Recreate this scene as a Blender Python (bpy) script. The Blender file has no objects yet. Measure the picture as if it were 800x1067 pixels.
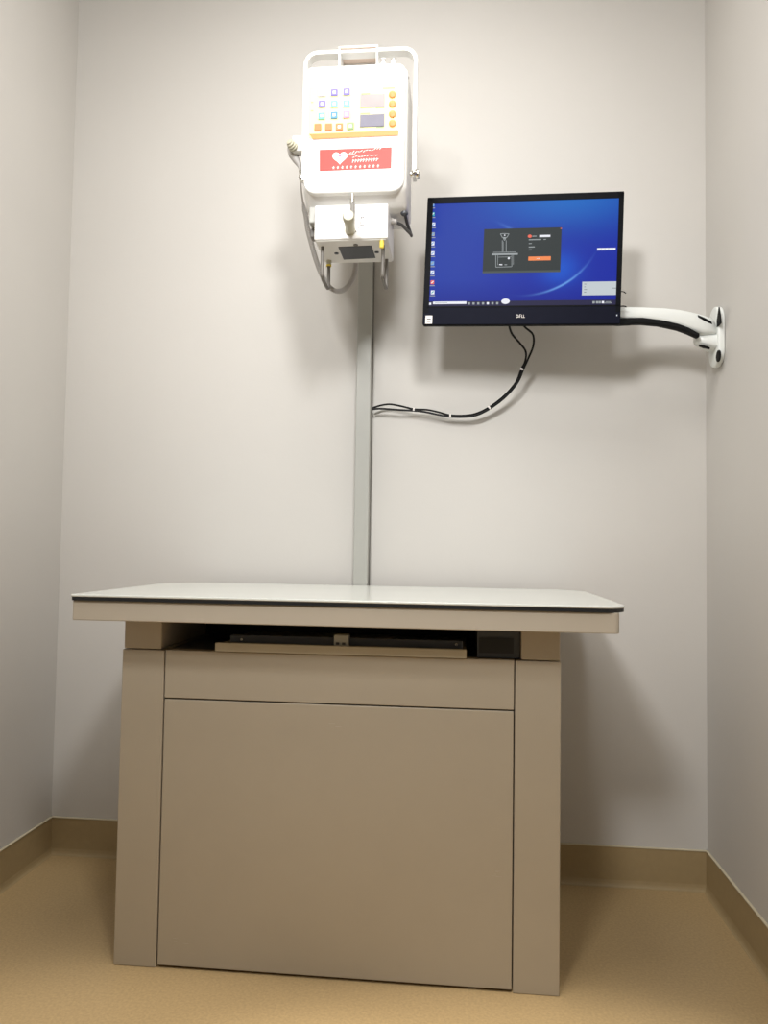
import bpy, bmesh, math, random
from mathutils import Vector, Matrix
from math import sin, cos, pi
random.seed(4)
S = bpy.context.scene
COL = S.collection

# ------------------------------------------------------------ camera
F, YAW, PITCH, ROLL, HC = 810.7356, .0995, .0445, .0154, .9093
cy, sy, cp, sp, cr, sr = cos(YAW), sin(YAW), cos(PITCH), sin(PITCH), cos(ROLL), sin(ROLL)
ex = Vector((cy, sy, 0)); eu = Vector((sp*sy, -sp*cy, cp)); FW = Vector((-sy*cp, cy*cp, sp))
RV = cr*ex + sr*eu; UV = -sr*ex + cr*eu; CAM = Vector((0, 0, HC))
def ray(x, y): return FW + (x-400)/F*RV - (y-533.5)/F*UV
def at(x, y, Y):
    d = ray(x, y); return CAM + d*(Y/d.y)
def atx(x, y, X):
    d = ray(x, y); return CAM + d*(X/d.x)
def atz(x, y, Z):
    d = ray(x, y); return CAM + d*((Z-HC)/d.z)
cam = bpy.data.cameras.new('camera'); co = bpy.data.objects.new('camera', cam); COL.objects.link(co)
cam.sensor_fit = 'VERTICAL'; cam.sensor_height = 36; cam.lens = F*36/1067; cam.clip_start = .02
M3 = Matrix((RV, UV, -FW)).transposed()
co.matrix_world = Matrix.Translation(CAM) @ M3.to_4x4()
S.camera = co

# ------------------------------------------------------------ materials
def lin(c): return tuple(((v/255)/12.92 if v/255 <= .04045 else ((v/255+.055)/1.055)**2.4) for v in c)
def mat(name, rgb, rough=.5, metal=0, emit=None, noise=0, nscale=30, bump=0, bscale=200, spec=.5, coat=0, trans=0):
    m = bpy.data.materials.new(name); m.use_nodes = True
    nt = m.node_tree; b = nt.nodes['Principled BSDF']
    c = lin(rgb)
    b.inputs['Base Color'].default_value = (*c, 1)
    b.inputs['Roughness'].default_value = rough; b.inputs['Metallic'].default_value = metal
    b.inputs['Specular IOR Level'].default_value = spec
    b.inputs['Coat Weight'].default_value = coat
    b.inputs['Transmission Weight'].default_value = trans
    if emit:
        b.inputs['Emission Color'].default_value = (*lin(rgb), 1); b.inputs['Emission Strength'].default_value = emit
    tc = nt.nodes.new('ShaderNodeTexCoord')
    if noise:
        n = nt.nodes.new('ShaderNodeTexNoise'); n.inputs['Scale'].default_value = nscale; n.inputs['Detail'].default_value = 5
        nt.links.new(tc.outputs['Object'], n.inputs['Vector'])
        r = nt.nodes.new('ShaderNodeMapRange'); r.inputs['From Min'].default_value = .3; r.inputs['From Max'].default_value = .7
        r.inputs['To Min'].default_value = 1-noise; r.inputs['To Max'].default_value = 1+noise
        nt.links.new(n.outputs['Fac'], r.inputs['Value'])
        mx = nt.nodes.new('ShaderNodeVectorMath'); mx.operation = 'SCALE'; mx.inputs[0].default_value = c
        nt.links.new(r.outputs['Result'], mx.inputs['Scale']); nt.links.new(mx.outputs['Vector'], b.inputs['Base Color'])
    if bump:
        n2 = nt.nodes.new('ShaderNodeTexNoise'); n2.inputs['Scale'].default_value = bscale; n2.inputs['Detail'].default_value = 3
        nt.links.new(tc.outputs['Object'], n2.inputs['Vector'])
        bp = nt.nodes.new('ShaderNodeBump'); bp.inputs['Strength'].default_value = bump; bp.inputs['Distance'].default_value = .002
        nt.links.new(n2.outputs['Fac'], bp.inputs['Height']); nt.links.new(bp.outputs['Normal'], b.inputs['Normal'])
    return m
M = {}
M['wall'] = mat('wall_paint', (199, 196, 191), .75, noise=.012, nscale=3, bump=.08, bscale=90)
M['ceil'] = mat('ceiling_paint', (205, 200, 192), .9, noise=.01, nscale=4)
M['floor'] = mat('speckled_vinyl', (176, 151, 110), .45, noise=.11, nscale=170, bump=.08, bscale=260)
M['base'] = mat('vinyl_skirting', (160, 140, 103), .5, noise=.03, nscale=60)
M['bead'] = mat('skirting_bead', (196, 186, 160), .6, noise=.02)
M['paint'] = mat('cream_powder_coat', (168, 157, 139), .42, noise=.012, nscale=14, bump=.05, bscale=600)
M['apron'] = mat('pale_powder_coat', (178, 168, 152), .4, noise=.012, nscale=14, bump=.05, bscale=600)
M['gap'] = mat('panel_gap', (52, 42, 36), .8, noise=.05)
M['glass'] = mat('white_tabletop', (214, 216, 210), .2, noise=.006, nscale=6)
M['rubber'] = mat('black_rubber', (22, 24, 26), .45, noise=.1)
M['dark'] = mat('dark_cavity', (30, 34, 36), .7, noise=.1)
M['slate'] = mat('dark_grey_plastic', (66, 69, 74), .4, noise=.05)
M['tray'] = mat('tray_paint', (190, 182, 164), .4, noise=.02)
M['white'] = mat('white_plastic', (236, 236, 233), .32, noise=.005)
M['white2'] = mat('white_enamel', (222, 220, 216), .35, noise=.006)
M['alu'] = mat('pale_grey_column', (166, 166, 160), .45, noise=.02, nscale=20)
M['chrome'] = mat('chrome', (215, 213, 205), .18, metal=1, noise=.02)
M['greymetal'] = mat('grey_metal', (112, 108, 102), .5, metal=0, noise=.05)
M['knob'] = mat('beige_knob', (188, 184, 164), .4, noise=.04, nscale=80)
M['cordgrey'] = mat('grey_cord', (176, 172, 168), .5, noise=.03)
M['blackcable'] = mat('black_cable', (12, 12, 12), .5, noise=.1, spec=.2)
M['darkcable'] = mat('dark_grey_cable', (62, 60, 60), .5, noise=.1)
M['yellowtag'] = mat('yellow_tag', (238, 212, 84), .5, noise=.03)
M['pyellow'] = mat('pale_yellow_panel', (244, 238, 158), .45, noise=.01, nscale=25)
M['orange'] = mat('orange_print', (226, 132, 60), .45, noise=.02)
M['keyface'] = mat('key_symbol', (214, 210, 222), .5, noise=.02)
M['pink'] = mat('cream_pink_plate', (232, 212, 198), .5, noise=.01)
M['red'] = mat('red_label', (208, 42, 27), .45, noise=.02)
M['labelwhite'] = mat('label_white', (255, 246, 240), .5, noise=.005)
M['heartred'] = mat('heart_dot', (220, 60, 130), .5, noise=.02)
M['ink'] = mat('grey_ink', (54, 50, 56), .5, noise=.05)
M['monblack'] = mat('black_monitor_plastic', (13, 14, 18), .45, noise=.1, nscale=40, spec=.04)
M['monblue'] = mat('monitor_chin', (14, 16, 30), .5, noise=.05, spec=.05)
M['stick'] = mat('white_sticker', (232, 226, 222), .6, noise=.02)
M['armw'] = mat('white_arm_enamel', (224, 227, 224), .35, noise=.01)
M['armblk'] = mat('arm_black_cover', (17, 17, 18), .6, noise=.08, spec=.15)
M['lcd1'] = mat('lcd_grey', (148, 140, 140), .35, noise=.04)
M['lcd2'] = mat('lcd_blue_grey', (104, 102, 118), .35, noise=.05)

# ------------------------------------------------------------ mesh helpers
def obj(name, bm, m, parent=None, smooth=False):
    bmesh.ops.recalc_face_normals(bm, faces=bm.faces)
    me = bpy.data.meshes.new(name); bm.to_mesh(me); bm.free()
    for mm in (m if isinstance(m, (list, tuple)) else [m]): me.materials.append(mm)
    if smooth:
        for p in me.polygons: p.use_smooth = True
        try: me.set_sharp_from_angle(angle=math.radians(40))
        except Exception: pass
    o = bpy.data.objects.new(name, me); COL.objects.link(o)
    if parent:
        o.parent = parent
        W = parent.matrix_basis.copy(); q = parent.parent
        while q: W = q.matrix_basis @ W; q = q.parent
        me.transform(W.inverted())
    return o
def thing(name, label, cat, loc=(0, 0, 0), group=None):
    o = bpy.data.objects.new(name, None); COL.objects.link(o); o.location = loc; o.empty_display_size = .05
    o['label'] = label; o['category'] = cat
    if group: o['group'] = group
    return o
def merge(bm, b2, mi=0):
    me = bpy.data.meshes.new('tmp')
    for f in b2.faces: f.material_index = mi
    b2.to_mesh(me); b2.free(); bm.from_mesh(me); bpy.data.meshes.remove(me)
def box(x0, x1, y0, y1, z0, z1, bev=0, seg=2, bm=None, mi=0):
    b = bmesh.new(); bmesh.ops.create_cube(b, size=1)
    for v in b.verts: v.co = Vector(((x0+x1)/2+v.co.x*(x1-x0), (y0+y1)/2+v.co.y*(y1-y0), (z0+z1)/2+v.co.z*(z1-z0)))
    if bev: bmesh.ops.bevel(b, geom=b.edges[:], offset=bev, segments=seg, profile=.5, affect='EDGES')
    if bm is None: return b
    merge(bm, b, mi); return bm
def prism(pts, vec, bev=0, seg=2, bm=None, mi=0):
    """closed polygon (3-D points) extruded along vec"""
    b = bmesh.new(); vec = Vector(vec)
    a = [b.verts.new(Vector(p)) for p in pts]; c = [b.verts.new(Vector(p)+vec) for p in pts]
    n = len(pts)
    b.faces.new(a); b.faces.new(c[::-1])
    for i in range(n): b.faces.new((a[i], c[i], c[(i+1) % n], a[(i+1) % n]))
    bmesh.ops.recalc_face_normals(b, faces=b.faces)
    if bev:
        es = [e for e in b.edges if (e.verts[0] in a) == (e.verts[1] in a)]
        bmesh.ops.bevel(b, geom=es, offset=bev, segments=seg, profile=.5, affect='EDGES')
    if bm is None: return b
    merge(bm, b, mi); return bm
def rrect(x0, x1, z0, z1, r, n=6):
    if not isinstance(r, (list, tuple)): r = [r]*4       # order: BL, BR, TR, TL
    out = []
    for (cx, cz, a0, rr) in ((x0, z0, pi, r[0]), (x1, z0, 1.5*pi, r[1]), (x1, z1, 0, r[2]), (x0, z1, .5*pi, r[3])):
        ccx = cx + (rr if cx == x0 else -rr); ccz = cz + (rr if cz == z0 else -rr)
        for k in range(n+1):
            a = a0 + .5*pi*k/n
            out.append((ccx+rr*cos(a), ccz+rr*sin(a)))
    return out
def smoothpath(pts, n=8):
    P = [Vector(p) for p in pts]; out = []
    P = [2*P[0]-P[1]] + P + [2*P[-1]-P[-2]]
    for i in range(1, len(P)-2):
        for k in range(n):
            t = k/n; a, b, c, d = P[i-1], P[i], P[i+1], P[i+2]
            out.append(.5*((2*b)+(-a+c)*t+(2*a-5*b+4*c-d)*t*t+(-a+3*b-3*c+d)*t**3))
    out.append(P[-2]); return out
def tube(path, r, seg=10, bm=None, mi=0, cap=True):
    b = bmesh.new(); rings = []; up = None
    n = len(path)
    for i, p in enumerate(path):
        t = (path[min(i+1, n-1)]-path[max(i-1, 0)]).normalized()
        if up is None:
            up = t.orthogonal().normalized()
        up = (up - t*up.dot(t)).normalized(); s = t.cross(up)
        rr = r[i] if isinstance(r, (list, tuple)) else r
        rings.append([b.verts.new(p+up*rr*cos(2*pi*k/seg)+s*rr*sin(2*pi*k/seg)) for k in range(seg)])
    for i in range(n-1):
        for k in range(seg):
            b.faces.new((rings[i][k], rings[i][(k+1) % seg], rings[i+1][(k+1) % seg], rings[i+1][k]))
    if cap: b.faces.new(rings[0][::-1]); b.faces.new(rings[-1])
    if bm is None: return b
    merge(bm, b, mi); return bm
def lathe(o, axis, prof, seg=24, bm=None, mi=0):
    """prof: list of (distance along axis, radius)"""
    o = Vector(o); ax = Vector(axis).normalized(); u = ax.orthogonal().normalized(); w = ax.cross(u)
    b = bmesh.new(); rings = []
    for d, r in prof:
        rings.append([b.verts.new(o+ax*d+(u*cos(2*pi*k/seg)+w*sin(2*pi*k/seg))*max(r, 1e-5)) for k in range(seg)])
    for i in range(len(prof)-1):
        for k in range(seg): b.faces.new((rings[i][k], rings[i][(k+1) % seg], rings[i+1][(k+1) % seg], rings[i+1][k]))
    b.faces.new(rings[0][::-1]); b.faces.new(rings[-1])
    if bm is None: return b
    merge(bm, b, mi); return bm
def textmesh(s, size, fn, bm, mi):
    """flat lettering, fn maps (x, y) of the text to a 3-D point"""
    c = bpy.data.curves.new('tmptext', 'FONT'); c.body = s; c.size = size; c.resolution_u = 3
    o = bpy.data.objects.new('tmptext', c); COL.objects.link(o)
    dg = bpy.context.evaluated_depsgraph_get(); dg.update()
    me = bpy.data.meshes.new_from_object(o.evaluated_get(dg))
    b = bmesh.new(); b.from_mesh(me)
    for v in b.verts: v.co = fn(v.co.x, v.co.y)
    merge(bm, b, mi)
    bpy.data.objects.remove(o); bpy.data.meshes.remove(me); bpy.data.curves.remove(c)

# ------------------------------------------------------------ the room
XL, XR, YB, YF, ZC, BH = -1.183, .667, 2.206, -2.6, 2.72, .108
def struct(name, bm, m):
    o = obj(name, bm, m); o['kind'] = 'structure'; return o
struct('floor', box(XL-.1, XR+.1, YF-.1, YB+.1, -.1, 0), M['floor'])
struct('ceiling', box(XL-.1, XR+.1, YF-.1, YB+.1, ZC, ZC+.1), M['ceil'])
struct('wall_back', box(XL-.1, XR+.1, YB, YB+.1, 0, ZC), M['wall'])
struct('wall_left', box(XL-.1, XL, YF-.1, YB, 0, ZC), M['wall'])
struct('wall_right', box(XR, XR+.1, YF-.1, YB, 0, ZC), M['wall'])
def cove(name, p0, d, inward, L):
    """vinyl skirting with a coved foot: profile swept along d"""
    prof = [(0, 0), (.0135, 0), (.0135, .0006), (.0105, .002), (.008, .005), (.006, .010), (.0045, .018), (.004, BH-.003), (.004, BH-.003), (0, BH-.003)]
    prof = [q for i, q in enumerate(prof) if i == 0 or q != prof[i-1]]
    p0 = Vector(p0); inward = Vector(inward); pts = [p0+inward*a+Vector((0, 0, z)) for a, z in prof]
    b = prism(pts, Vector(d)*L)
    for f in b.faces: f.material_index = 0
    bead = [(0, BH-.003), (.0055, BH-.003), (.0055, BH-.001), (.004, BH), (0, BH)]
    prism([p0+inward*a+Vector((0, 0, z)) for a, z in bead], Vector(d)*L, bm=b, mi=1)
    struct(name, b, [M['base'], M['bead']])
cove('baseboard_back', (XL, YB, 0), (1, 0, 0), (0, -1, 0), XR-XL)
cove('baseboard_left', (XL, YF, 0), (0, 1, 0), (1, 0, 0), YB-YF)
cove('baseboard_right', (XR, YF, 0), (0, 1, 0), (-1, 0, 0), YB-YF)

# ------------------------------------------------------------ examination table
GX0, GX1, GY0, GY1, ZT = -.812, .326, 1.5586, 2.161, .800
BX0, BX1, SX0, SX1, YL = -.7364, .2087, -.6403, .1138, 1.6535
ZS1, ZS2, ZB = .6775, .5718, .7459
T = thing('examination_table', 'cream metal veterinary examination table with a white glossy top standing on the floor', 'table', ((BX0+BX1)/2, 1.9, 0))
# glossy top with thin black edge
def toppoly(ins, z): return [(x, y, z) for x, y in rrect(GX0+ins, GX1-ins, GY0+ins, GY1-ins, [.006, .045, .10, .13], 8)]
g = prism(toppoly(.0, ZT-.005), (0, 0, .005), bev=.0012, seg=1)
gt = obj('glass_top', g, M['glass'], T)
obj('edge_strip', prism(toppoly(.0015, ZT-.0125), (0, 0, .0076)), M['rubber'], T)
# apron, open in the middle like a shallow tray frame
def appoly(ins, z, x0=-.809, x1=.3105): return [(x, y, z) for x, y in rrect(x0+ins, x1-ins, GY0+.006+ins, GY1-.004-ins, [.004, .012, .09, .12], 6)]
obj('apron', prism(appoly(0, ZB), (0, 0, ZT-.0125-ZB), bev=.002, seg=2), M['apron'], T)
YT = 2.13          # rear of the body
def leg(x0, x1, nm):
    l = obj('leg', box(x0, x1, YL, YT, 0, ZS1-.0012, .0022), M['paint'], T)
    return l
leg(BX0, SX0-.001, 'l'); leg(SX1+.001, BX1, 'r')
def block(x0, x1): return obj('leg_block', box(x0, x1, YL+.001, YT-.002, ZS1+.0008, ZB, .0022), M['apron'], T)
ub1 = at(168, 665, YL).x; ub2 = at(543, 675, YL).x
block(BX0+.003, ub1); block(ub2, BX1-.002)
obj('front_rail', box(SX0+.0012, SX1-.0012, YL+.0005, YL+.03, ZS2+.0022, ZS1-.0005, .0015), M['paint'], T)
obj('front_panel', box(SX0+.0015, SX1-.0015, YL+.0012, YL+.03, .006, ZS2-.001, .0015), M['paint'], T)
obj('back_panel', box(SX0+.002, SX1-.002, YT-.03, YT-.004, .01, ZB-.002, .0015), M['paint'], T)
obj('inner_frame', box(SX0+.0005, SX1-.0005, YL+.008, YL+.045, .008, ZS1-.004), M['gap'], T)
# interior shelf and detector tray in the slot below the top
obj('inner_shelf', box(SX0+.001, SX1-.001, YL+.03, YT-.03, ZS1-.018, ZS1-.001, .001), M['slate'], T)
obj('inner_liner', box(ub1, ub2, YL+.30, YL+.31, ZS1-.001, ZB-.001), M['dark'], T)
ty = YL-.004
tx0, tx1 = at(224, 678, ty).x, at(486, 682, ty).x
tr_z0, tr_z1 = at(355, 682, ty).z, at(355, 673.2, ty).z
TR = obj('detector_tray', box(tx0, tx1, ty, YL+.29, ZS1+.001, tr_z1-.006, .0015), M['tray'], T)
b = box(tx0, tx1, ty-.0015, ty+.008, ZS1+.0008, tr_z1, .0012)
obj('tray_lip', b, M['tray'], TR)
bar_z0, bar_z1 = at(355, 672, ty+.02).z, at(355, 664.5, ty+.02).z
obj('tray_bar', box(at(240, 668, ty+.02).x, at(482, 672, ty+.02).x, ty+.018, ty+.035, bar_z0-.004, bar_z1, .002), M['slate'], TR)
for px, py in ((252, 666), (475.5, 671.5)): obj('bar_screw', lathe(at(px, py, ty+.018), (0, -1, 0), [(0, .003), (.004, .003), (.005, .002)], 12), M['chrome'], TR)
cx0, cx1 = at(348, 668, ty+.01).x, at(363, 668, ty+.01).x
czb, czt = at(355, 673.5, ty+.01).z, at(355, 661.5, ty+.01).z
bm = box(cx0, cx1, ty+.006, ty+.03, czb, czt, .0015)
for k in (0, 1):
    box(cx0+.005+k*.013, cx0+.012+k*.013, ty+.0045, ty+.008, czb+.004, czb+.009, 0, 1, bm, 1)
obj('tray_latch', bm, [M['alu'], M['slate']], TR)
# dark receiver box at the right end of the slot
rb0, rb1 = at(497, 675, YL+.012).x, ub2-.001
bm = box(rb0, rb1, YL+.012, YL+.25, ZS1+.001, ZB-.002, .001)
box(rb0+.004, at(535, 675, YL+.01).x, YL+.0105, YL+.014, at(510, 680.5, YL+.01).z, at(510, 664.5, YL+.01).z, 0, 1, bm, 1)
obj('receiver_box', bm, [M['slate'], M['rubber']], T)
obj('top_catch', box(at(237, 652, YL).x, at(267, 652, YL).x, YL-.01, YL+.02, ZB-.006, ZB-.0002, .001), M['apron'], T)
# feet
for x in (BX0+.03, BX1-.03):
    pass
# faint scuff marks on the front panel
for (px, py, n) in ((187, 981, 5), (513, 911, 5), (346, 757, 4)):
    bm = bmesh.new()
    for k in range(n):
        a = at(px+random.uniform(-8, 8), py+random.uniform(-4, 4), YL+.0008); l = random.uniform(.002, .007)
        box(a.x-l, a.x+l, YL+.0009, YL+.0013, a.z-.0004, a.z+.0004, 0, 1, bm)
    obj('scuff_mark', bm, M['apron'], T)

# ------------------------------------------------------------ column
CX0, CX1 = -.3005, -.2600
K = thing('support_column', 'slim pale grey upright column between the table and the back wall, carrying the white X-ray unit', 'column', ((CX0+CX1)/2, 2.185, 0))
obj('upright', box(CX0, CX1, 2.1655, YB-.0005, 0, 2.04, .002), M['alu'], K)
obj('edge_shade', box(CX1+.0001, CX1+.002, 2.198, YB-.0005, 0, 2.02), M['greymetal'], K)  # grey strip painted in for the shade along the column's right edge
obj('arm', box(CX0+.003, CX1-.003, 1.955, 2.17, 1.93, 1.97, .003), M['alu'], K)
obj('mount_plate', box(CX0-.04, CX1+.04, 1.951, 1.959, 1.88, 2.02, .002), M['alu'], K)

# ------------------------------------------------------------ X-ray unit
HY = 1.78
HX0, HX1, HZ1 = -.3843, -.1365, 2.051
U = thing('x_ray_unit', 'white boxy X-ray generator with yellow keypad and red label hanging on the column', 'medical device', (-.257, 1.87, 1.60))
prof = [(HY+.006, HZ1-.004), (1.948, HZ1-.004), (1.948, 1.716), (1.828, 1.716), (HY+.006, 1.752)]
def xz_round(x0, x1, z0, z1, r, y0, d, bev=.004, seg=3): return prism([(x, y0, z) for x, z in rrect(x0, x1, z0, z1, r)], (0, d, 0), bev, seg)
b = prism([(HX0, y, z) for y, z in prof], (HX1-HX0, 0, 0))
bmesh.ops.bevel(b, geom=b.edges[:], offset=.014, segments=4, profile=.5, affect='EDGES')
obj('housing', b, M['white2'], U, True)
FCV = obj('front_cover', xz_round(HX0+.002, HX1-.006, at(370, 200.5, HY).z, HZ1, [.030, .030, .020, .018], HY, .02, .005, 3), M['white'], U, True)
# control panel
Yp = HY-.0012
p = [at(322, 91, HY), at(415.5, 88, HY), at(415, 140.5, HY), at(322, 145, HY)]
PX0, PX1 = p[0].x, p[1].x
CP = obj('control_panel', prism([(x, Yp, z) for x, z in rrect(PX0, PX1, (p[2].z+p[3].z)/2, (p[0].z+p[1].z)/2, .006)], (0, .0014, 0)), M['pyellow'], U)
sl = (at(415, 136, HY).z-at(322, 140, HY).z)/2
o1, o2, o3, o4 = at(322, 140, HY), at(415.5, 136, HY), at(415, 141.5, HY), at(326, 145.5, HY)
obj('orange_stripe', prism([(q.x, Yp-.0006, q.z) for q in (o1, o2, o3, o4)], (0, .0008, 0)), M['orange'], CP)
def pt1(x, y): return (290+x/5, 35+y/5)     # reading of the photograph in fifths of a pixel
cols = {'lav': (200, 196, 228), 'vio': (112, 104, 176), 'teal': (112, 200, 188), 'grn': (96, 190, 160), 'blu': (66, 130, 166), 'pnk': (206, 134, 160), 'org': (220, 116, 56), 'ol': (128, 152, 104)}
CM = {k: mat('key_'+k, v, .45, noise=.02) for k, v in cols.items()}
keys = [(228, 312, 'lav'), (292, 310, 'vio'), (356, 306, 'vio'), (228, 370, 'vio'), (292, 370, 'teal'), (356, 367, 'teal'),
        (226, 432, 'grn'), (291, 428, 'blu'), (355, 425, 'pnk'), (206, 491, 'org'), (262, 490, 'org'), (318, 489, 'org'), (376, 485, 'ol')]
for i, (x, y, c) in enumerate(keys):
    a = at(*pt1(x, y), HY); s = .0085
    b = prism([(q, Yp-.0022, w) for q, w in rrect(a.x-s, a.x+s, a.z-s, a.z+s, .002, 3)], (0, .0024, 0), .0005, 1)
    t = .0035
    if i not in (9, 10): prism([(q, Yp-.0025, w) for q, w in rrect(a.x-t, a.x+t, a.z-t, a.z+t, .001, 2)], (0, .0006, 0), bm=b, mi=1)
    obj('key', b, [CM[c], M['keyface']], CP)
for x, y in ((594, 321), (594, 370), (594, 423), (594, 471)):
    obj('round_button', lathe((at(*pt1(x, y), HY).x, Yp, at(*pt1(x, y), HY).z), (0, -1, 0), [(0, .0085), (.0025, .0083), (.0035, .006), (.0034, 0)], 20), M['orange'], CP, True)
for (x0, y0, x1, y1, mm) in ((428, 322, 552, 384, 'lcd1'), (426, 426, 552, 485, 'lcd2')):
    a, c = at(*pt1(x0, y0), HY), at(*pt1(x1, y1), HY)
    b = box(a.x, c.x, Yp-.0016, Yp+.0004, c.z, a.z, .0004, 1)
    obj('display', b, M[mm], CP)
bm = bmesh.new()
for x, y, w in ((455, 316, 22), (452, 418, 24), (530, 388, 22), (530, 490, 20), (575, 286, 30), (176, 360, 6), (176, 404, 6)):
    a = at(*pt1(x, y), HY); obj('panel_print', box(a.x-w*.00046, a.x+w*.00046, Yp-.0004, Yp+.0002, a.z-.0011, a.z+.0011), CM['ol'], CP)
# red warning label, its print in the same mesh
q = [at(333, 156.3, HY), at(408, 153.4, HY), at(407.6, 175.4, HY), at(333, 178.4, HY)]
Yl = HY-.0008
bm = prism([(w.x, Yl, w.z) for w in q], (0, .001, 0))
o0 = q[3]; ux = (q[2]-q[3]); uz = (q[0]-q[3])
def lab(u, v, dy=.0004): w = o0+ux*u+uz*v; return Vector((w.x, Yl-dy, w.z))
hp = []
for k in range(28):
    t = 2*pi*k/28; hx = 16*sin(t)**3; hz = 13*cos(t)-5*cos(2*t)-2*cos(3*t)-cos(4*t)
    hp.append(lab(.285+hx*.0066, .60+hz*.0205))
prism(hp, (0, .0006, 0), bm=bm, mi=1)
lathe(lab(.285, .68), (0, -1, 0), [(0, .0028), (.0005, .0026)], 12, bm, 2)
def stroke(u0, v0, u1, v1, w=.0009, mi=1):
    a, c = lab(u0, v0), lab(u1, v1); d = (c-a).normalized(); n = Vector((-d.z, 0, d.x))*w
    prism([a-n, c-n, c+n, a+n], (0, .0005, 0), bm=bm, mi=mi)
for k in range(5):     # little smile below the dot
    a0 = pi+.5+k*.43; a1 = a0+.43
    stroke(.285+.05*cos(a0), .56+.09*sin(a0), .285+.05*cos(a1), .56+.09*sin(a1), .0005, 3)
random.seed(9)
for k in range(12):    # slanting handwritten upper lines
    u = .42+k*.038; v = .80+.012*k
    stroke(u, v+random.uniform(-.06, .02), u+.028, v+random.uniform(-.02, .09), .0006)
for k in range(9):
    u = .46+k*.04; v = .60+.006*k
    stroke(u, v+random.uniform(-.04, .03), u+.03, v+random.uniform(-.03, .05), .0006)
for k in range(10):
    u = .46+k*.037; v = .38+.003*k
    stroke(u, v-.05, u+.012, v+.10, .0007); stroke(u+.008, v+.02, u+.03, v+.06, .0006)
stroke(.40, .71, .50, .70, .0009)
for k in range(11):    # the row of small characters along the foot
    u = .18+k*.0622
    stroke(u, .13, u+.03, .15, .0007); stroke(u+.012, .07, u+.016, .20, .0007); stroke(u+.002, .075, u+.028, .08, .0004)
obj('warning_label', bm, [M['red'], M['labelwhite'], M['heartred'], M['ink']], U)
# thin seams low on the cover
bm = bmesh.new()
for y in (188, 193):
    a, c = at(346, y+1, HY), at(402, y-1, HY)
    box(a.x, c.x, HY-.0006, HY+.0004, c.z-.0006, c.z+.0006, 0, 1, bm)
obj('cover_rib', bm, M['white2'], U)
# carrying handle: a bent flat strap
hy0, hy1 = 1.800, 1.826
hl, hr = at(316, 90, hy0).x, at(434.5, 90, hy0).x
hz = at(400, 49.5, hy0).z; hb = at(432, 184, hy0).z; th = .0082; rr = .034
def strap(ins):
    x0, x1, z1, r = hl+ins, hr-ins, hz-ins, rr-ins
    o = [(x0, hb)]
    for k in range(9): a = pi-.5*pi*k/8; o.append((x0+r+r*cos(a), z1-r+r*sin(a)))
    for k in range(9): a = .5*pi-.5*pi*k/8; o.append((x1-r+r*cos(a), z1-r+r*sin(a)))
    o.append((x1, hb)); return o
A, Bq = strap(0), strap(th)
bm = bmesh.new()
va = [[bm.verts.new((x, y, z)) for x, z in L] for y in (hy0, hy1) for L in (A, Bq)]
of, inf, ob, inb = va
n = len(A)
for i in range(n-1):
    bm.faces.new((of[i], of[i+1], inf[i+1], inf[i])); bm.faces.new((ob[i], ob[i+1], inb[i+1], inb[i]))
    bm.faces.new((of[i], of[i+1], ob[i+1], ob[i])); bm.faces.new((inf[i], inf[i+1], inb[i+1], inb[i]))
for i in (0, n-1): bm.faces.new((of[i], inf[i], inb[i], ob[i]))
obj('carrying_handle', bm, M['white'], U)
for s, x in ((-1, hl), (1, hr)):
    zc = at(433, 179, hy0).z
    bm = lathe((x-s*.014, hy0+.013, zc), (s, 0, 0), [(0, .006), (.012, .006), (.0125, .011), (.019, .011), (.021, .009), (.0215, .003), (.023, .002)], 18)
    if s > 0: lathe((x-.004, hy0-.004, zc-.003), (0, -1, 0), [(0, .0065), (.004, .0065), (.006, .004)], 14, bm)
    obj('pivot_knob', bm, M['chrome'], U, True)
# top bracket over the strap
bx0, bx1 = at(352.5, 50, 1.795).x, at(393.8, 50, 1.795).x; bz = at(373, 47, 1.795).z
bm = box(bx0, bx1, 1.795, 1.862, bz-.006, bz, .001); bm_top = True
for f_ in bm.faces: f_.material_index = 3
for x in (bx0, bx1-.0045): box(x, x+.0045, 1.796, 1.862, HZ1-.006, bz-.004, .0006, 1, bm)
lathe((at(375.5, 64, 1.85).x, 1.856, HZ1+.012), (0, -1, 0), [(0, .004), (.006, .004)], 10, bm, 1)
box(bx0+.002, bx1-.002, 1.856, 1.862, HZ1-.006, bz-.004, 0, 1, bm, 2)
obj('top_bracket', bm, [M['white'], M['slate'], M['white2'], M['pink']], U)
bm = bmesh.new()
for px, py in ((399.5, 62), (410, 60.5)):
    a = at(px, py, 1.88)
    lathe((a.x, a.y, HZ1-.006), (0, -.0, 1), [(0, .007), (a.z-HZ1-.004, .007), (a.z-HZ1-.003, .0035), (a.z-HZ1+.004, .0035), (a.z-HZ1+.005, .0065), (a.z-HZ1+.013, .0065), (a.z-HZ1+.015, .003)], 12, bm)
box(at(396, 65, 1.88).x, at(412, 65, 1.88).x, 1.872, 1.89, HZ1-.006, HZ1+.008, .002, 2, bm)
obj('cable_gland', bm, M['white'], U, True)
obj('side_screw', lathe((HX1-.001, 1.80, at(427, 81, 1.80).z), (1, 0, 0), [(0, .003), (.0015, .003), (.002, .001)], 10), M['greymetal'], U)
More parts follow.
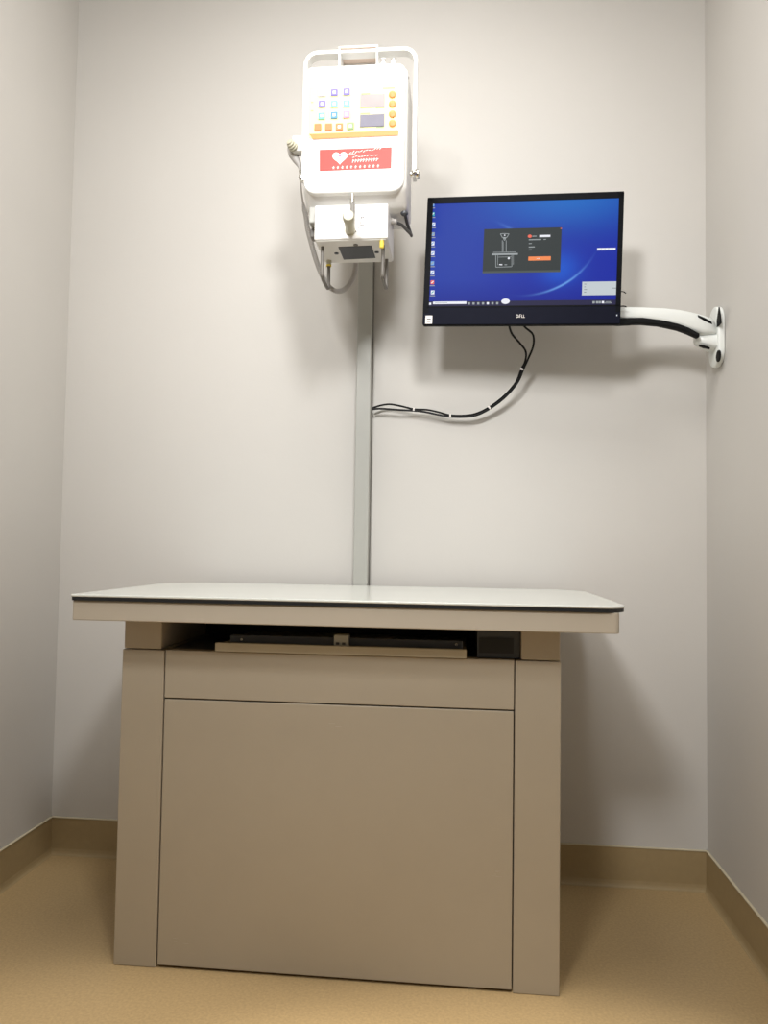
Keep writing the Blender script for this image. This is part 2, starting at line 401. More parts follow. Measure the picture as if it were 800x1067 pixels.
# ---- collimator box
QY, QB = 1.775, 1.925
qa, qb = at(327.5, 230, QY).x, at(404.2, 230, QY).x
qt, qd = at(365, 213, QY).z, at(365, 250, QY).z
bm = box(qa, qb, QY, QB, qd+.002, min(qt, 1.7155), .003)
box(qa+.004, qb-.004, QY+.004, QB-.004, qd, qd+.006, .001, 1, bm, 0)
CO = obj('collimator', bm, M['white2'], U)
pw = [atz(352.5, 257.2, qd), atz(387, 255.8, qd), atz(391.2, 268.3, qd), atz(358, 270, qd)]
wx0, wx1 = (pw[0].x+pw[3].x)/2, (pw[1].x+pw[2].x)/2; wy0, wy1 = (pw[0].y+pw[1].y)/2, (pw[2].y+pw[3].y)/2
obj('beam_window', prism([(w.x, w.y, qd-.0015) for w in pw], (0, 0, .0025)), M['slate'], CO)
for px, py in ((350.5, 263.8), (392.5, 262.5)):
    w = atz(px, py, qd); obj('window_screw', lathe((w.x, w.y, qd+.001), (0, 0, -1), [(0, .0055), (.003, .005), (.0035, .002)], 14), M['slate'], CO)
a = atz(370.5, 255, qd)
obj('window_tab', lathe((a.x, a.y, qd+.001), (0, 0, -1), [(0, .006), (.003, .005)], 14), M['greymetal'], CO)
kb = at(364.8, 240, QY)
bm = lathe((kb.x, QY+.001, kb.z), (.085, -1, .03), [(0, .013), (.004, .013), (.004, .0115), (.055, .0115), (.057, .0135), (.076, .0135), (.079, .0115), (.0805, .0)], 28)
obj('adjust_knob', bm, M['knob'], CO, True)
kp = at(367.5, 213, QY-.004)
bm = box(kp.x-.0045, kp.x+.0045, QY-.012, QY+.001, at(367, 240, QY).z, kp.z+.002, .002, 2)
lathe((kp.x-.001, QY-.008, kp.z-.002), (0, .15, 1), [(0, .004), (.006, .006), (.014, .0065), (.018, .004), (.026, .004), (.028, .002)], 16, bm, 1)
obj('latch_post', bm, [M['greymetal'], M['chrome']], CO, True)
bm = bmesh.new()
def onq(px, py): w = at(px, py, QY); return Vector((w.x, QY-.0005, w.z))
def qs(x0, y0, x1, y1, w=.0008):
    a, c = onq(x0, y0), onq(x1, y1); d = (c-a).normalized(); n = Vector((-d.z, 0, d.x))*w
    prism([a-n, c-n, c+n, a+n], (0, .0008, 0), bm=bm)
for s in ((376.3, 225, 376.3, 228.6), (379, 225, 379, 228.6), (376.6, 226.8, 378.6, 226.8), (375, 234.4, 379, 234.4), (379, 231, 379, 234.4), (375.2, 230.6, 376.2, 234.2), (372.5, 238, 374.3, 236.4), (370, 242, 371.5, 240.6)): qs(*s)
obj('scale_marks', bm, M['ink'], CO)
# tube guides below the collimator: U-shaped rods running front to back
for (xf, xb) in ((335.8, 342.7), (398.8, 404.2)):
    yf_, yb_ = QY+.038, QY+.128
    t0 = Vector((at(xf, 270, yf_).x, yf_, qd+.002)); zb = at(xf, 289, yf_).z
    X = t0.x
    path = [t0, Vector((X, yf_, zb+.012)), Vector((X, yf_+.006, zb+.003)), Vector((X, yf_+.018, zb-.001)), Vector((X, yb_-.018, zb-.001)), Vector((X, yb_-.006, zb+.003)), Vector((X, yb_, zb+.012)), Vector((X, yb_, qd+.002))]
    obj('guide_rod', tube(smoothpath(path, 6), .0042, 10), M['greymetal'], CO, True)
    if xf > 360: obj('yellow_cap', lathe((X, yf_-.028, qd+.002), (0, 0, -1), [(0, .0055), (.017, .0055), (.019, .0045)], 14), M['yellowtag'], CO, True)
    else:
        bm = lathe((X+.0, yb_, qd+.001), (0, 0, -1), [(0, .007), (.006, .007), (.0065, .0055), (.012, .0055)], 14)
        lathe((X, yb_, qd-.011), (0, 0, -1), [(0, .0068), (.004, .0068)], 14, bm, 1)
        obj('rod_collar', bm, [M['knob'], M['yellowtag']], CO, True)
# small side bracket left of the collimator
obj('side_bracket', box(at(323.5, 225, 1.82).x, qa+.002, 1.80, 1.85, at(323, 236, 1.82).z, at(323, 219, 1.82).z, .003), M['alu'], CO)
bm = box(at(323.5, 225, 1.83).x, qa+.002, 1.83, 1.86, at(323, 247, 1.83).z, at(323, 238, 1.83).z, .002)
obj('side_foot', bm, M['greymetal'], CO)
bm = lathe((qb-.002, 1.85, at(406, 231, 1.85).z), (1, 0, 0), [(0, .008), (.008, .008), (.009, .006), (.016, .006)], 16)
obj('side_connector', bm, M['cordgrey'], CO, True)
# black lead looping from the collimator up to the underside of the housing
za = at(406, 231, 1.85).z
pth = [Vector((qb+.012, 1.85, za)), at(413, 232, 1.86), at(419, 235, 1.87), at(424, 240, 1.88), at(427.8, 244, 1.89), at(428.5, 245.5, 1.895), at(427, 241, 1.90), at(424.4, 234, 1.885), at(422.5, 226, 1.862), Vector((at(421.5, 217, 1.85).x, 1.842, 1.7165))]
obj('black_lead', tube(smoothpath(pth, 6), .0038, 8), M['darkcable'], U, True)
obj('lead_gland', lathe((pth[-1].x, 1.842, 1.718), (0, 0, -1), [(0, .009), (.005, .009), (.008, .006)], 16), M['slate'], U, True)

# ------------------------------------------------------------ exposure hand switch with coiled cord
hs = at(304.5, 151, 1.815)
HSW = thing('exposure_hand_switch', 'ribbed hand switch on the left side of the X-ray unit, with grey coiled cord', 'hand switch', (HX0-.02, 1.84, at(310, 180, 1.84).z))
a, c = at(305.5, 143.5, 1.83), at(314.5, 159, 1.83)
obj('holder', box(a.x, HX0+.001, 1.82, 1.85, c.z, a.z, .002), M['white'], HSW)
ax = Vector((-.45, -.8, .35))
bm = lathe(hs+Vector((.004, .010, -.004)), ax, [(0, .010), (.004, .0125), (.006, .0125), (.007, .0105), (.009, .0105), (.010, .012), (.012, .012), (.013, .0095), (.015, .0095), (.016, .0105), (.018, .0105), (.019, .0075), (.023, .007), (.024, .004)], 22)
obj('ribbed_cap', bm, M['knob'], HSW, True)
g = [at(303.5, 154, 1.845), at(305, 160, 1.845), at(308, 166, 1.845), at(311, 171, 1.845), at(312.6, 176, 1.845), at(313, 182, 1.845), at(313.2, 188, 1.845)]
obj('switch_body', tube(smoothpath(g, 5), [.0105, .0108, .0112, .0115, .0115, .0115, .0115, .011, .0105, .010, .0095, .009, .0085, .008, .0075, .0068, .0060, .0054, .0048, .0043, .0038, .0036, .0035, .0034, .0033, .0033, .0033, .0033, .0034, .0035, .0036], 14), M['cordgrey'], HSW, True)
obj('strain_relief', lathe(at(313, 177.5, 1.845), (0, 0, -1), [(0, .0045), (.005, .0045), (.006, .0035), (.012, .0035), (.013, .0045), (.017, .0045)], 14), M['chrome'], HSW, True)
cpts = [at(313.3, 188, 1.845), at(314, 200, 1.86), at(316, 214, 1.885), at(318.5, 224, 1.90), at(320.5, 238, 1.91), at(325, 256, 1.915), at(331, 276, 1.92), at(338, 292, 1.93), at(346, 301.5, 1.94), at(354, 303.5, 1.95), at(362, 299, 1.96), at(367.5, 290, 1.965), at(370.5, 278, 1.965), at(370.5, 268, 1.96), at(369.5, 255, 1.955), at(369.5, 240, 1.952)]
P = smoothpath(cpts, 40)
# resample evenly and wind the coil
L = [0]
for i in range(1, len(P)): L.append(L[-1]+(P[i]-P[i-1]).length)
def along(s):
    import bisect
    i = min(max(bisect.bisect(L, s)-1, 0), len(P)-2); t = (s-L[i])/max(L[i+1]-L[i], 1e-9); return P[i].lerp(P[i+1], t)
tot = L[-1]; pitch = .0042; N = int(tot/pitch*12); coil = []; up = Vector((0, 1, 0))
for k in range(N):
    s = tot*k/(N-1); t = (along(min(s+.002, tot))-along(max(s-.002, 0))).normalized()
    up = (up-t*up.dot(t)).normalized(); w = t.cross(up); ph = 2*pi*k/12
    straight = min(1, max(0, (s-.05)/.02))
    end = min(1, max(0, (tot-.05-s)/.02))
    rad = .0048*min(straight, end)+.0001
    coil.append(along(s)+up*rad*cos(ph)+w*rad*sin(ph))
obj('coiled_cord', tube(coil, .0021, 6), M['cordgrey'], HSW, True)

# ------------------------------------------------------------ monitor
mYL, mYR = 2.000, 1.966
TL, TRc, BL, BR = at(443.6, 206, mYL), at(649.2, 199.3, mYR), at(441.7, 338.6, mYL), at(647.4, 337.6, mYR)
MC = (TL+TRc+BL+BR)/4
uu = ((TRc-TL)+(BR-BL)).normalized(); vv = ((TL-BL)+(TRc-BR)); vv = (vv-uu*vv.dot(uu)).normalized(); nn = uu.cross(vv)  # nn points into the wall? fixed below
if nn.y > 0: nn = -nn            # towards the viewer
MW = ((TRc-TL).length+(BR-BL).length)/2; MH = ((TL-BL).length+(TRc-BR).length)/2
def mp(u, v, d=0): return MC+uu*u+vv*v+nn*d          # d > 0 = towards the viewer
def hitm(px, py):
    r = ray(px, py); t = (MC-CAM).dot(nn)/r.dot(nn); w = CAM+r*t-MC; return w.dot(uu), w.dot(vv)
MO = thing('computer_monitor', 'black wide-screen monitor with a glowing blue desktop, held by the white wall arm', 'monitor', tuple(mp(0, -MH/2)))
def mprism(pts, d0, d1, bev=0, seg=2, bm=None, mi=0): return prism([mp(u, v, d0) for u, v in pts], nn*(d1-d0), bev, seg, bm, mi)
def mrect(u0, u1, v0, v1, d0, d1, bm, mi): return mprism([(u0, v0), (u1, v0), (u1, v1), (u0, v1)], d0, d1, 0, 1, bm, mi)
hw, hh = MW/2, MH/2
bm = mprism(rrect(-hw, hw, -hh, hh, .004, 3), -.018, 0, .0015, 2)
mprism(rrect(-hw*.62, hw*.62, -hh*.62, hh*.66, .02, 5), -.040, -.017, .006, 3, bm)
obj('casing', bm, M['monblack'], MO)
s0 = hitm(449.5, 213.5); s1 = hitm(643.5, 206); s2 = hitm(642.5, 317.5); s3 = hitm(448.5, 319.5)
su0, su1 = (s0[0]+s3[0])/2, (s1[0]+s2[0])/2; sv0, sv1 = (s2[1]+s3[1])/2, (s0[1]+s1[1])/2
obj('chin', mprism([(-hw+.001, -hh+.001), (hw-.001, -hh+.001), (hw-.001, sv0-.004), (-hw+.001, sv0-.004)], 0, .0015, .0005, 1), M['monblue'], MO)
# emissive screen image, all in one mesh
def emis(name, c, s=1.0):
    m = mat(name, (3, 3, 4), .5, noise=.01, spec=.08)
    b = m.node_tree.nodes['Principled BSDF']; b.inputs['Emission Color'].default_value = (*lin(c), 1); b.inputs['Emission Strength'].default_value = s; return m
def desktop():
    m = emis('desktop_picture', (34, 56, 160)); nt = m.node_tree; b = nt.nodes['Principled BSDF']
    ge = nt.nodes.new('ShaderNodeAttribute'); ge.attribute_name = 'suv'
    sx = nt.nodes.new('ShaderNodeSeparateXYZ'); nt.links.new(ge.outputs['Vector'], sx.inputs[0])
    def mth(op, a, b_=None, c=None, clamp=False):
        n = nt.nodes.new('ShaderNodeMath'); n.operation = op; n.use_clamp = clamp
        for i, q in enumerate((a, b_, c)):
            if q is None: continue
            if isinstance(q, (int, float)): n.inputs[i].default_value = q
            else: nt.links.new(q, n.inputs[i])
        return n.outputs[0]
    u, v = sx.outputs[0], sx.outputs[1]
    def glow(cx, cv, ru, rv, p=2):      # soft elliptical glow
        a = mth('DIVIDE', mth('SUBTRACT', u, cx), ru); c_ = mth('DIVIDE', mth('SUBTRACT', v, cv), rv)
        d = mth('ADD', mth('MULTIPLY', a, a), mth('MULTIPLY', c_, c_)); return mth('POWER', 2.718, mth('MULTIPLY', d, -1))
    g1 = glow(.72, 1.02, .42, .28); g2 = glow(.70, .35, .10, .16); g3 = glow(.1, .5, .35, .6)
    # thin arc of light: circle through the lower right
    dx = mth('SUBTRACT', u, .50); dv = mth('MULTIPLY', mth('SUBTRACT', v, .78), .62)
    r = mth('SQRT', mth('ADD', mth('MULTIPLY', dx, dx), mth('MULTIPLY', dv, dv)))
    arc = mth('POWER', 2.718, mth('MULTIPLY', mth('POWER', mth('DIVIDE', mth('SUBTRACT', r, .425), .006), 2), -1))
    win = glow(.72, .20, .13, .22); arc = mth('MULTIPLY', arc, win)
    dv2 = mth('ADD', mth('SUBTRACT', v, .74), mth('MULTIPLY', mth('SUBTRACT', u, .43), .9))
    arc2 = mth('MULTIPLY', mth('POWER', 2.718, mth('MULTIPLY', mth('POWER', mth('DIVIDE', dv2, .016), 2), -1)), glow(.43, .74, .06, .12))
    def mix(a, fac, col):
        n = nt.nodes.new('ShaderNodeMix'); n.data_type = 'RGBA'; n.clamp_factor = True
        nt.links.new(fac, n.inputs[0])
        if isinstance(a, tuple): n.inputs[6].default_value = (*lin(a), 1)
        else: nt.links.new(a, n.inputs[6])
        n.inputs[7].default_value = (*lin(col), 1); return n.outputs[2]
    c = mix((22, 42, 160), g3, (34, 62, 164)); c = mix(c, g1, (30, 104, 192)); c = mix(c, mth('MULTIPLY', g2, .7), (24, 96, 214))
    low = mth('SUBTRACT', 1, mth('MULTIPLY', v, 4), clamp=True); c = mix(c, mth('MULTIPLY', low, .55), (16, 24, 128))
    c = mix(c, mth('MULTIPLY', arc, .8), (110, 168, 240)); c = mix(c, mth('MULTIPLY', arc2, .35), (90, 140, 220))
    nt.links.new(c, b.inputs['Emission Color']); return m
E = [desktop(), emis('task_bar', (40, 38, 70)), emis('white_pixels', (236, 238, 246)), emis('dialog_dark', (52, 58, 58)), emis('dialog_orange', (244, 140, 84)),
     emis('icon_blue', (120, 170, 226)), emis('icon_teal', (70, 170, 180)), emis('icon_red', (240, 110, 90)), emis('line_grey', (158, 164, 166)), emis('popup_grey', (196, 204, 208)), emis('popup_text', (120, 130, 132)), emis('dialog_rim', (76, 84, 82))]
SW, SH = su1-su0, sv1-sv0
bm = bmesh.new()
lay = bm.loops.layers.float_vector.new('suv')
nx = 4
grid = [bm.verts.new(mp(*q, .0006)) for q in ((su0, sv0), (su1, sv0), (su1, sv1), (su0, sv1))]
f = bm.faces.new(grid)
for l, w in zip(f.loops, ((0, 0, 0), (1, 0, 0), (1, 1, 0), (0, 1, 0))): l[lay] = w
def srect(u0, v0, u1, v1, mi, k=1):   # u,v in 0..1 of the picture, thin raised layer k
    b = mprism([(su0+SW*u0, sv0+SH*v0), (su0+SW*u1, sv0+SH*v0), (su0+SW*u1, sv0+SH*v1), (su0+SW*u0, sv0+SH*v1)], .0006+.00005*k, .0007+.00005*k)
    merge(bm, b, mi)
def sline(u0, v0, u1, v1, w, mi, k=3):
    a = Vector((su0+SW*u0, sv0+SH*v0)); c = Vector((su0+SW*u1, sv0+SH*v1)); d = (c-a).normalized(); n = Vector((-d.y, d.x))*w
    merge(bm, mprism([tuple(a-n), tuple(c-n), tuple(c+n), tuple(a+n)], .0006+.00005*k, .0007+.00005*k), mi)
def sellipse(u, v, ru, rv, mi, k=3):
    merge(bm, mprism([(su0+SW*(u+ru*cos(2*pi*i/14)), sv0+SH*(v+rv*sin(2*pi*i/14))) for i in range(14)], .0006+.00005*k, .0007+.00005*k), mi)
def suv(px, py):
    a, b_ = hitm(px, py); return (a-su0)/SW, (b_-sv0)/SH
def spx(x, y): return suv(435+x*.275, 195+y*.275)      # from the enlarged crop of the screen
srect(0, 0, 1, .048, 1)
u0, v0 = spx(58, 444); u1, v1 = spx(185, 433); srect(u0, v0, u1, v1, 2, 2); sline(u0+.012, (v0+v1)/2, u0+.08, (v0+v1)/2, .0006, 8, 4)
for x in (48, 195, 212, 230, 248, 266, 284, 302, 667, 680, 690, 702): u, v = spx(x, 437 if x < 400 else 428); srect(u-.006, .014, u+.006, .036, 2 if x in (266, 48, 702) else 8, 2)
u, v = spx(722, 428); srect(u-.022, .014, u+.02, .02, 8, 2); srect(u-.014, .027, u+.014, .033, 8, 2)
u, v = spx(333, 433); sellipse(u, v, .023, .026, 2, 4)
icons = [(57, 68, 5, 2), (58, 104, 6, 2), (60, 143, 2, 5), (58, 180, 8, 5), (57, 215, 2, 5), (57, 252, 2, 5), (56, 290, 5, 8), (56, 325, 2, 5), (56, 362, 7, 2), (57, 400, 2, 6)]
for x, y, m1, m2 in icons:
    u, v = spx(x, y); srect(u-.010, v-.016, u+.010, v+.022, m1, 2); sline(u-.006, v-.006, u+.006, v+.014, .0012, m2, 4); srect(u-.014, v-.034, u+.014, v-.026, 8, 2)
# application window in the middle
d0 = spx(246, 318); d1 = spx(546, 156)
du0, du1 = d0[0], d1[0]; dv0, dv1 = suv(540, 283)[1]-.012, suv(540, 238)[1]
srect(du0, dv0, du1, dv1, 3, 2); srect(du0, dv0, du1, dv0+.02, 11, 3)
def dq(x, y):  # from the enlargement of the window: 8 pixels to one
    return suv(490+x/8, 225+y/8)
def dl(x0, y0, x1, y1, w=.0007, mi=8): a = dq(x0, y0); c = dq(x1, y1); sline(*a, *c, w, mi, 5)
dl(178, 322, 396, 318, .0022); dl(190, 305, 380, 302, .0006); dl(212, 330, 212, 428, .0007); dl(345, 328, 345, 424, .0007); dl(228, 330, 228, 412, .0005); dl(358, 326, 358, 408, .0005)
dl(212, 428, 345, 424, .0007); dl(232, 345, 340, 342, .0005)
dl(266, 205, 266, 300); dl(298, 205, 298, 300, .0007); dl(276, 215, 276, 298, .0004)
for s in ((250, 150, 266, 180), (266, 180, 304, 180), (304, 180, 322, 150), (250, 150, 284, 148), (284, 148, 322, 150), (274, 184, 284, 206), (296, 184, 286, 206)): dl(*s, .0008)
dl(276, 186, 294, 186, .0018, 8); dl(240, 406, 266, 408, .0013, 2); dl(284, 408, 306, 408, .0010, 8)
u, v = dq(320, 354); sellipse(u, v, .006, .010, 2, 6); u, v = dq(286, 162); sellipse(u, v, .004, .006, 2, 6)
u, v = dq(495, 170); sellipse(u, v, .011, .016, 7, 5)
dl(516, 170, 552, 169, .0011, 8); dl(574, 169, 666, 167, .0028, 2); dl(486, 200, 590, 197, .0012, 8); dl(610, 197, 630, 196, .0009, 8); dl(486, 232, 512, 231, .0009, 8); dl(486, 261, 536, 259, .0012, 8); dl(486, 284, 510, 283, .0008, 8)
a = dq(482, 374); c = dq(670, 337); srect(a[0], a[1], c[0], c[1], 4, 5); dl(550, 356, 582, 355, .0007, 2)
u, v = dq(756, 106); sellipse(u, v, .004, .006, 7, 5)
a = spx(680, 240); c = spx(750, 230); srect(a[0], a[1], c[0], c[1], 2, 2)
for k in range(4):
    u = a[0]+(.2+.2*k)*(c[0]-a[0]); sline(u, a[1]+.008, u+.004, c[1]-.004, .0004, 8, 4)
a = spx(622, 410); c = spx(757, 357); srect(a[0], a[1], c[0], c[1], 9, 2)
for k, (f0, f1) in enumerate(((.06, .12), (.06, .10), (.06, .14), (.06, .12), (.86, .98))):
    v = a[1]+(c[1]-a[1])*(.82-.2*(k % 4)) if k < 4 else a[1]+(c[1]-a[1])*.5
    sline(a[0]+(c[0]-a[0])*f0, v, a[0]+(c[0]-a[0])*f1, v, .0008, 10, 4)
obj('screen', bm, E, MO)
# frame lip around the picture, logo, sticker, power light
bm = bmesh.new()
for r_ in ((-hw+.001, su0, -hh+.03, hh-.001), (su1, hw-.001, -hh+.03, hh-.001), (-hw+.001, hw-.001, sv1, hh-.001), (-hw+.001, hw-.001, sv0-.004, sv0)): mrect(*r_, -.0005, .0016, bm, 0)
obj('bezel', bm, M['monblack'], MO)
bm = bmesh.new()
u, v = hitm(537.3, 331.2)
textmesh('D', .0115, lambda x, y: mp(u+x*.85, v+y, .0017), bm, 0)
textmesh('E', .0115, lambda x, y: mp(u+.0071+x*.8+y*.2, v+y+.0008-x*.1, .0017), bm, 0)
textmesh('LL', .0115, lambda x, y: mp(u+.0138+x*.8, v+y, .0017), bm, 0)
obj('logo', bm, M['stick'], MO)
a = hitm(443, 338); c = hitm(450.5, 329)
bm = bmesh.new(); mrect(a[0], c[0], a[1]+.001, c[1], .0014, .0018, bm, 0)
for k in range(2): mrect(a[0]+.004, c[0]-.004, a[1]+.006+k*.006, a[1]+.0085+k*.006, .0018, .002, bm, 1)
obj('sticker', bm, [M['stick'], M['ink']], MO)
u, v = hitm(642.5, 328.8); bm = bmesh.new(); mrect(u-.001, u+.001, v-.002, v+.002, .0014, .002, bm, 0)
obj('power_light', bm, E[2], MO)

# ------------------------------------------------------------ wall arm
pz = at(750, 348, 2.07).z
zt, zb_ = atx(749, 317, XR-.012).z, atx(751, 379, XR-.012).z
pyA, pyB = 2.045, 2.125
AR = thing('monitor_arm', 'white wall arm with black cable channel, fixed to the right wall, carrying the monitor', 'wall mount', (XR, 2.085, pz))
yc = (pyA+pyB)/2; hwid = (pyB-pyA)/2
st = []
for k in range(13): a = pi*k/12; st.append((yc+hwid*cos(a), zt-hwid+hwid*sin(a)))
for k in range(13): a = pi+pi*k/12; st.append((yc+hwid*cos(a), zb_+hwid+hwid*sin(a)))
bm = prism([(XR-.018, y, z) for y, z in st], (.0175, 0, 0), .004, 3)
PL = obj('wall_plate', bm, M['armw'], AR, True)
def slot(pts): return prism([(XR-.0192, y, z) for y, z in pts], (.003, 0, 0))
u1_ = [atx(749, 320, XR-.018), atx(750.3, 329, XR-.018), atx(751, 337, XR-.018), atx(747, 341, XR-.018), atx(747, 334, XR-.018)]
obj('plate_slot', slot([(w.y, w.z) for w in u1_]), M['armblk'], PL)
w0 = atx(748.3, 371, XR-.018); lo = [(w0.y+.016*cos(2*pi*k/16), w0.z+.015*sin(2*pi*k/16)) for k in range(16)]
obj('plate_slot', slot(lo), M['armblk'], PL)
# shoulder: a cone-like arm growing from the plate
AYc = 2.06
def ring(px0, py0, px1, py1, Y, w):
    t, b_ = at(px0, py0, Y), at(px1, py1, Y); c = (t+b_)/2; h = (t.z-b_.z)/2
    return c, h, w
def loft(secs, bm=None, mi=0, n=14, p=.6):
    """secs: (centre, half height, half depth) — super-elliptic sections perpendicular to the run"""
    b = bmesh.new(); R_ = []
    for i, (c, h, w) in enumerate(secs):
        t = (secs[min(i+1, len(secs)-1)][0]-secs[max(i-1, 0)][0]); t.z = 0; t.normalize(); s = Vector((-t.y, t.x, 0))
        row = []
        for k in range(n):
            a = 2*pi*k/n; ca, sa = cos(a), sin(a)
            row.append(b.verts.new(c+s*w*math.copysign(abs(ca)**p, ca)+Vector((0, 0, h*math.copysign(abs(sa)**p, sa)))))
        R_.append(row)
    for i in range(len(R_)-1):
        for k in range(n): b.faces.new((R_[i][k], R_[i][(k+1) % n], R_[i+1][(k+1) % n], R_[i+1][k]))
    b.faces.new(R_[0][::-1]); b.faces.new(R_[-1])
    if bm is None: return b
    merge(bm, b, mi); return bm
sh = [ring(723.5, 352, 723.5, 357, 2.075, .012), ring(726, 350.5, 726, 359.5, 2.075, .020), ring(733, 350, 733, 362.5, 2.077, .024), ring(740, 349.7, 740, 365.5, 2.080, .027), ring(746, 349, 746, 364, 2.083, .028), ring(751, 347, 751, 362, 2.085, .026)]
SHD = obj('shoulder', loft(sh, n=18), M['armw'], AR, True)
obj('shoulder_slot', loft([ring(728, 359, 728, 361, 2.055, .004), ring(733, 360.2, 733, 362.6, 2.053, .008), ring(739, 362, 739, 364, 2.054, .004)], n=10), M['armblk'], SHD)
up_ = [ring(644, 322, 644, 333, 2.028, .016), ring(652, 321, 652, 334, 2.03, .017), ring(668, 321.3, 668, 334.6, 2.035, .018), ring(690, 322.3, 690, 338, 2.042, .019), ring(706, 324, 706, 342.5, 2.05, .020), ring(718, 326.5, 718, 346.5, 2.056, .021), ring(728, 329.2, 728, 350, 2.062, .022), ring(736, 332, 736, 350, 2.067, .022), ring(740.5, 335, 740.5, 350, 2.07, .019), ring(743, 338.5, 743, 349.5, 2.072, .013)]
UA = obj('upper_arm', loft(up_, n=20, p=.55), M['armw'], AR, True)
cc = [(640, 335.5, 2.8), (652, 335.2, 3.2), (668, 335.0, 3.2), (686, 336.8, 3.0), (705, 341, 2.9), (716, 345, 2.8), (726.5, 350.3, 2.2)]
obj('cable_channel', loft([ring(x, y-h, x, y+h, 2.018+(x-640)*.00034, .012) for x, y, h in cc], n=12, p=.5), M['armblk'], AR, True)
obj('arm_seam', loft([ring(726.5, 328.6, 726.5, 331, 2.042, .006), ring(733, 331.6, 733, 334.6, 2.044, .007), ring(739, 334.8, 739, 338, 2.049, .006), ring(742.3, 338.8, 742.3, 341.8, 2.056, .004)], n=10), M['armblk'], UA, True)
# head of the arm behind the screen
mb = mp(0, 0, -.040)
he = [ring(650, 321, 650, 334, 2.03, .016), (Vector((.34, 2.040, at(640, 328, 2.03).z)), .016, .014), (Vector((.24, 2.056, 1.60)), .018, .014), (mp(.02, 0, -.058), .02, .014)]
obj('lower_arm', loft(he, n=16), M['armw'], AR, True)
obj('mounting_plate', mprism(rrect(-.055, .055, -.055, .055, .008, 3), -.046, -.0402, .001, 1), M['armw'], AR)
obj('swivel', lathe(mp(.01, 0, -.045), -nn, [(0, .022), (.02, .020), (.028, .016)], 20), M['armblk'], AR, True)
# bracket under the corner of the monitor
obj('arm_clip', loft([ring(637, 336.5, 637, 339, 2.0, .008), ring(645, 335.5, 645, 339.4, 2.004, .010), ring(657, 334.5, 657, 338.8, 2.012, .010)], n=10), M['armblk'], AR, True)
obj('side_button', tube(smoothpath([at(645, 303.5, 1.995), at(649.5, 304, 1.995), at(652, 305.5, 1.99)], 4), .0012, 6), M['monblack'], MO)
obj('side_button', tube(smoothpath([at(645, 319.5, 1.995), at(649.5, 319, 1.995), at(652.5, 319.8, 1.99)], 4), .0014, 6), M['monblack'], MO)

# ------------------------------------------------------------ black cables from the monitor to the column
def cpath(pts): return smoothpath([at(x, y, Y) for x, y, Y in pts], 8)
top1 = (529.5, 334, 2.035); top2 = (542, 334, 2.035)
A1 = [top1, (531, 342, 2.05), (534, 349, 2.07), (541, 357, 2.09), (546.5, 364, 2.11), (548, 370, 2.12), (546.5, 378, 2.13), (543, 384.5, 2.14), (537.5, 398, 2.15), (525.5, 412, 2.16), (510, 424, 2.17), (497, 430.5, 2.175), (485, 432.8, 2.178), (469, 432.6, 2.18), (457, 429.5, 2.18), (445, 427, 2.18), (431, 426.3, 2.18), (418, 423.2, 2.18), (406, 421.2, 2.18), (396, 422.6, 2.18), (387.8, 425.2, 2.178)]
B1 = [top2, (547, 341, 2.05), (554, 347, 2.07), (556, 353, 2.085), (555, 362, 2.10), (550.5, 373, 2.12), (545, 385.2, 2.136), (539.2, 398.4, 2.146), (526.8, 413.2, 2.156), (511, 425.3, 2.166), (497.5, 432.2, 2.171), (485, 434.4, 2.174), (469, 434.2, 2.176), (455, 431.8, 2.176), (443, 429.3, 2.176), (431, 427.9, 2.176), (418, 427.2, 2.176), (406, 426.4, 2.176), (396, 425.8, 2.176), (387.8, 426.3, 2.174)]
W1 = thing('power_cable', 'black cable from monitor to column, the upper arched one with white ties', 'cable', tuple(at(387, 425, 2.18)))
obj('sheath', tube(cpath(A1), .0028, 8), M['blackcable'], W1, True)
W2 = thing('video_cable', 'black cable from monitor to column, the lower and outer one of the pair', 'cable', tuple(at(387, 426.5, 2.175)))
obj('sheath', tube(cpath(B1), .0028, 8), M['blackcable'], W2, True)
for x, y, Y, dx, dy in ((431, 427, 2.178, 1, .1), (469, 433.4, 2.178, 1, 0), (509.8, 425, 2.168, 1, -.75), (543.8, 385, 2.138, -.45, 1)):
    a = at(x, y, Y); d = (at(x+dx, y+dy, Y)-a).normalized()
    obj('cable_tie', lathe(a-d*.0022, d, [(0, .0058), (.0044, .0058)], 14), M['stick'], W1)

# ------------------------------------------------------------ unseen ceiling spotlights, fittings and cones added to shape the light
def spotlight(x, y, z, aim, power, label, col=(1, .995, .985), size=70, rad=.12, blend=1.0):
    t = thing('unseen_spotlight', label, 'spotlight', (x, y, ZC))
    d = (Vector(aim)-Vector((x, y, z))).normalized()
    obj('ceiling_rose', lathe((x, y, ZC-.0005), (0, 0, -1), [(0, .05), (.015, .05), (.02, .045)], 24), M['white2'], t)
    obj('stem', lathe((x, y, ZC-.015), (0, 0, -1), [(0, .01), (ZC-.015-z, .01)], 12), M['white2'], t)
    p = Vector((x, y, z))
    obj('lamp_shade', lathe(p-d*.10, d, [(0, .03), (.01, .05), (.06, rad*.8), (.09, rad+.01), (.09, rad), (.07, rad*.8)], 28), M['white2'], t)
    l = bpy.data.lights.new('lamp', 'SPOT'); l.energy = power; l.color = col; l.spot_size = math.radians(size); l.spot_blend = blend; l.shadow_soft_size = rad
    o = bpy.data.objects.new('lamp', l); COL.objects.link(o); o.location = p+d*.02; o.rotation_euler = d.to_track_quat('-Z', 'Y').to_euler()
spotlight(-.62, -.45, 2.45, (.42, 2.2, 1.35), 175, 'unseen ceiling spotlight left of the middle, behind the viewer', size=78, rad=.2)  # placed by the cast shadows; cone shaped to leave the lower room dim
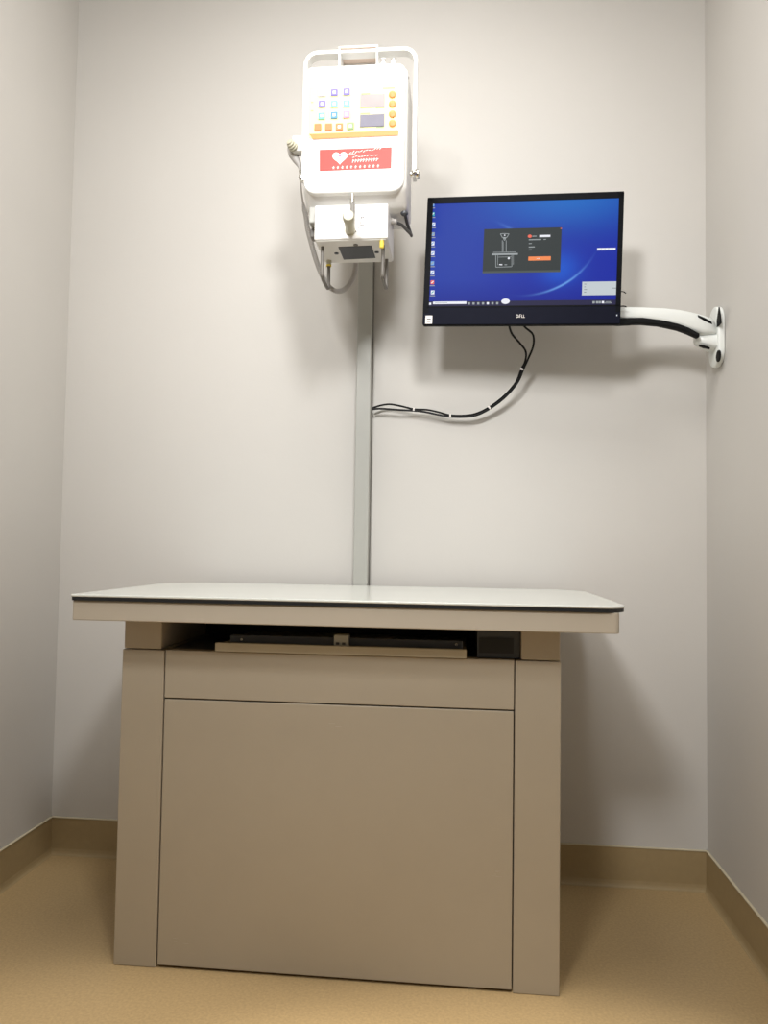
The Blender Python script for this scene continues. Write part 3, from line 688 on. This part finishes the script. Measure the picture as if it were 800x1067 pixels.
spotlight(.20, .10, 2.50, (-1.0, 2.0, 1.5), 112, 'unseen ceiling spotlight near the right wall, above the viewer', size=100, rad=.16)  # placed by the cast shadows; aim and wide cone brighten the left wall
def panel(x, y, sx, sy_, power, label, col=(1, .97, .93)):
    t = thing('ceiling_light', label, 'ceiling light', (x, y, ZC))
    bm = bmesh.new()
    for a in ((x-sx/2-.02, x-sx/2, y-sy_/2-.02, y+sy_/2+.02), (x+sx/2, x+sx/2+.02, y-sy_/2-.02, y+sy_/2+.02), (x-sx/2, x+sx/2, y-sy_/2-.02, y-sy_/2), (x-sx/2, x+sx/2, y+sy_/2, y+sy_/2+.02)):
        box(*a, ZC-.03, ZC-.0005, 0, 1, bm)
    obj('frame', bm, M['white2'], t)
    obj('diffuser', box(x-sx/2, x+sx/2, y-sy_/2, y+sy_/2, ZC-.012, ZC-.001), mat('diffuser_glow', (255, 248, 238), .6, emit=1.0), t)
    l = bpy.data.lights.new('panel_lamp', 'AREA'); l.shape = 'RECTANGLE'; l.size = sx; l.size_y = sy_; l.energy = power; l.color = col
    o = bpy.data.objects.new('panel_lamp', l); COL.objects.link(o); o.location = (x, y, ZC-.016)
spotlight(.08, .78, 2.66, (.13, .81, 0), 230, 'unseen ceiling spotlight pointing straight down, right of the two in front of the viewer', size=40, rad=.04, col=(1, .95, .87), blend=.5)  # unseen downlight, cone shaped to brighten the floor before the table
spotlight(-.60, .76, 2.66, (-.62, .79, 0), 130, 'added ceiling spotlight pointing straight down, left of the two in front of the viewer', size=40, rad=.04, col=(1, .95, .87), blend=.5)  # second downlight, added to widen the lit floor
panel(-.25, 1.12, .6, .6, 16, 'square ceiling light panel above the viewer')
w = bpy.data.worlds.new('world'); S.world = w; w.use_nodes = True
w.node_tree.nodes['Background'].inputs[0].default_value = (1, .96, .9, 1); w.node_tree.nodes['Background'].inputs[1].default_value = .08

vs = S.view_settings
vs.view_transform = 'Standard'; vs.look = 'None'; vs.gamma = 1; vs.use_curve_mapping = False; vs.exposure = 0.0
S.cycles.max_bounces = 8
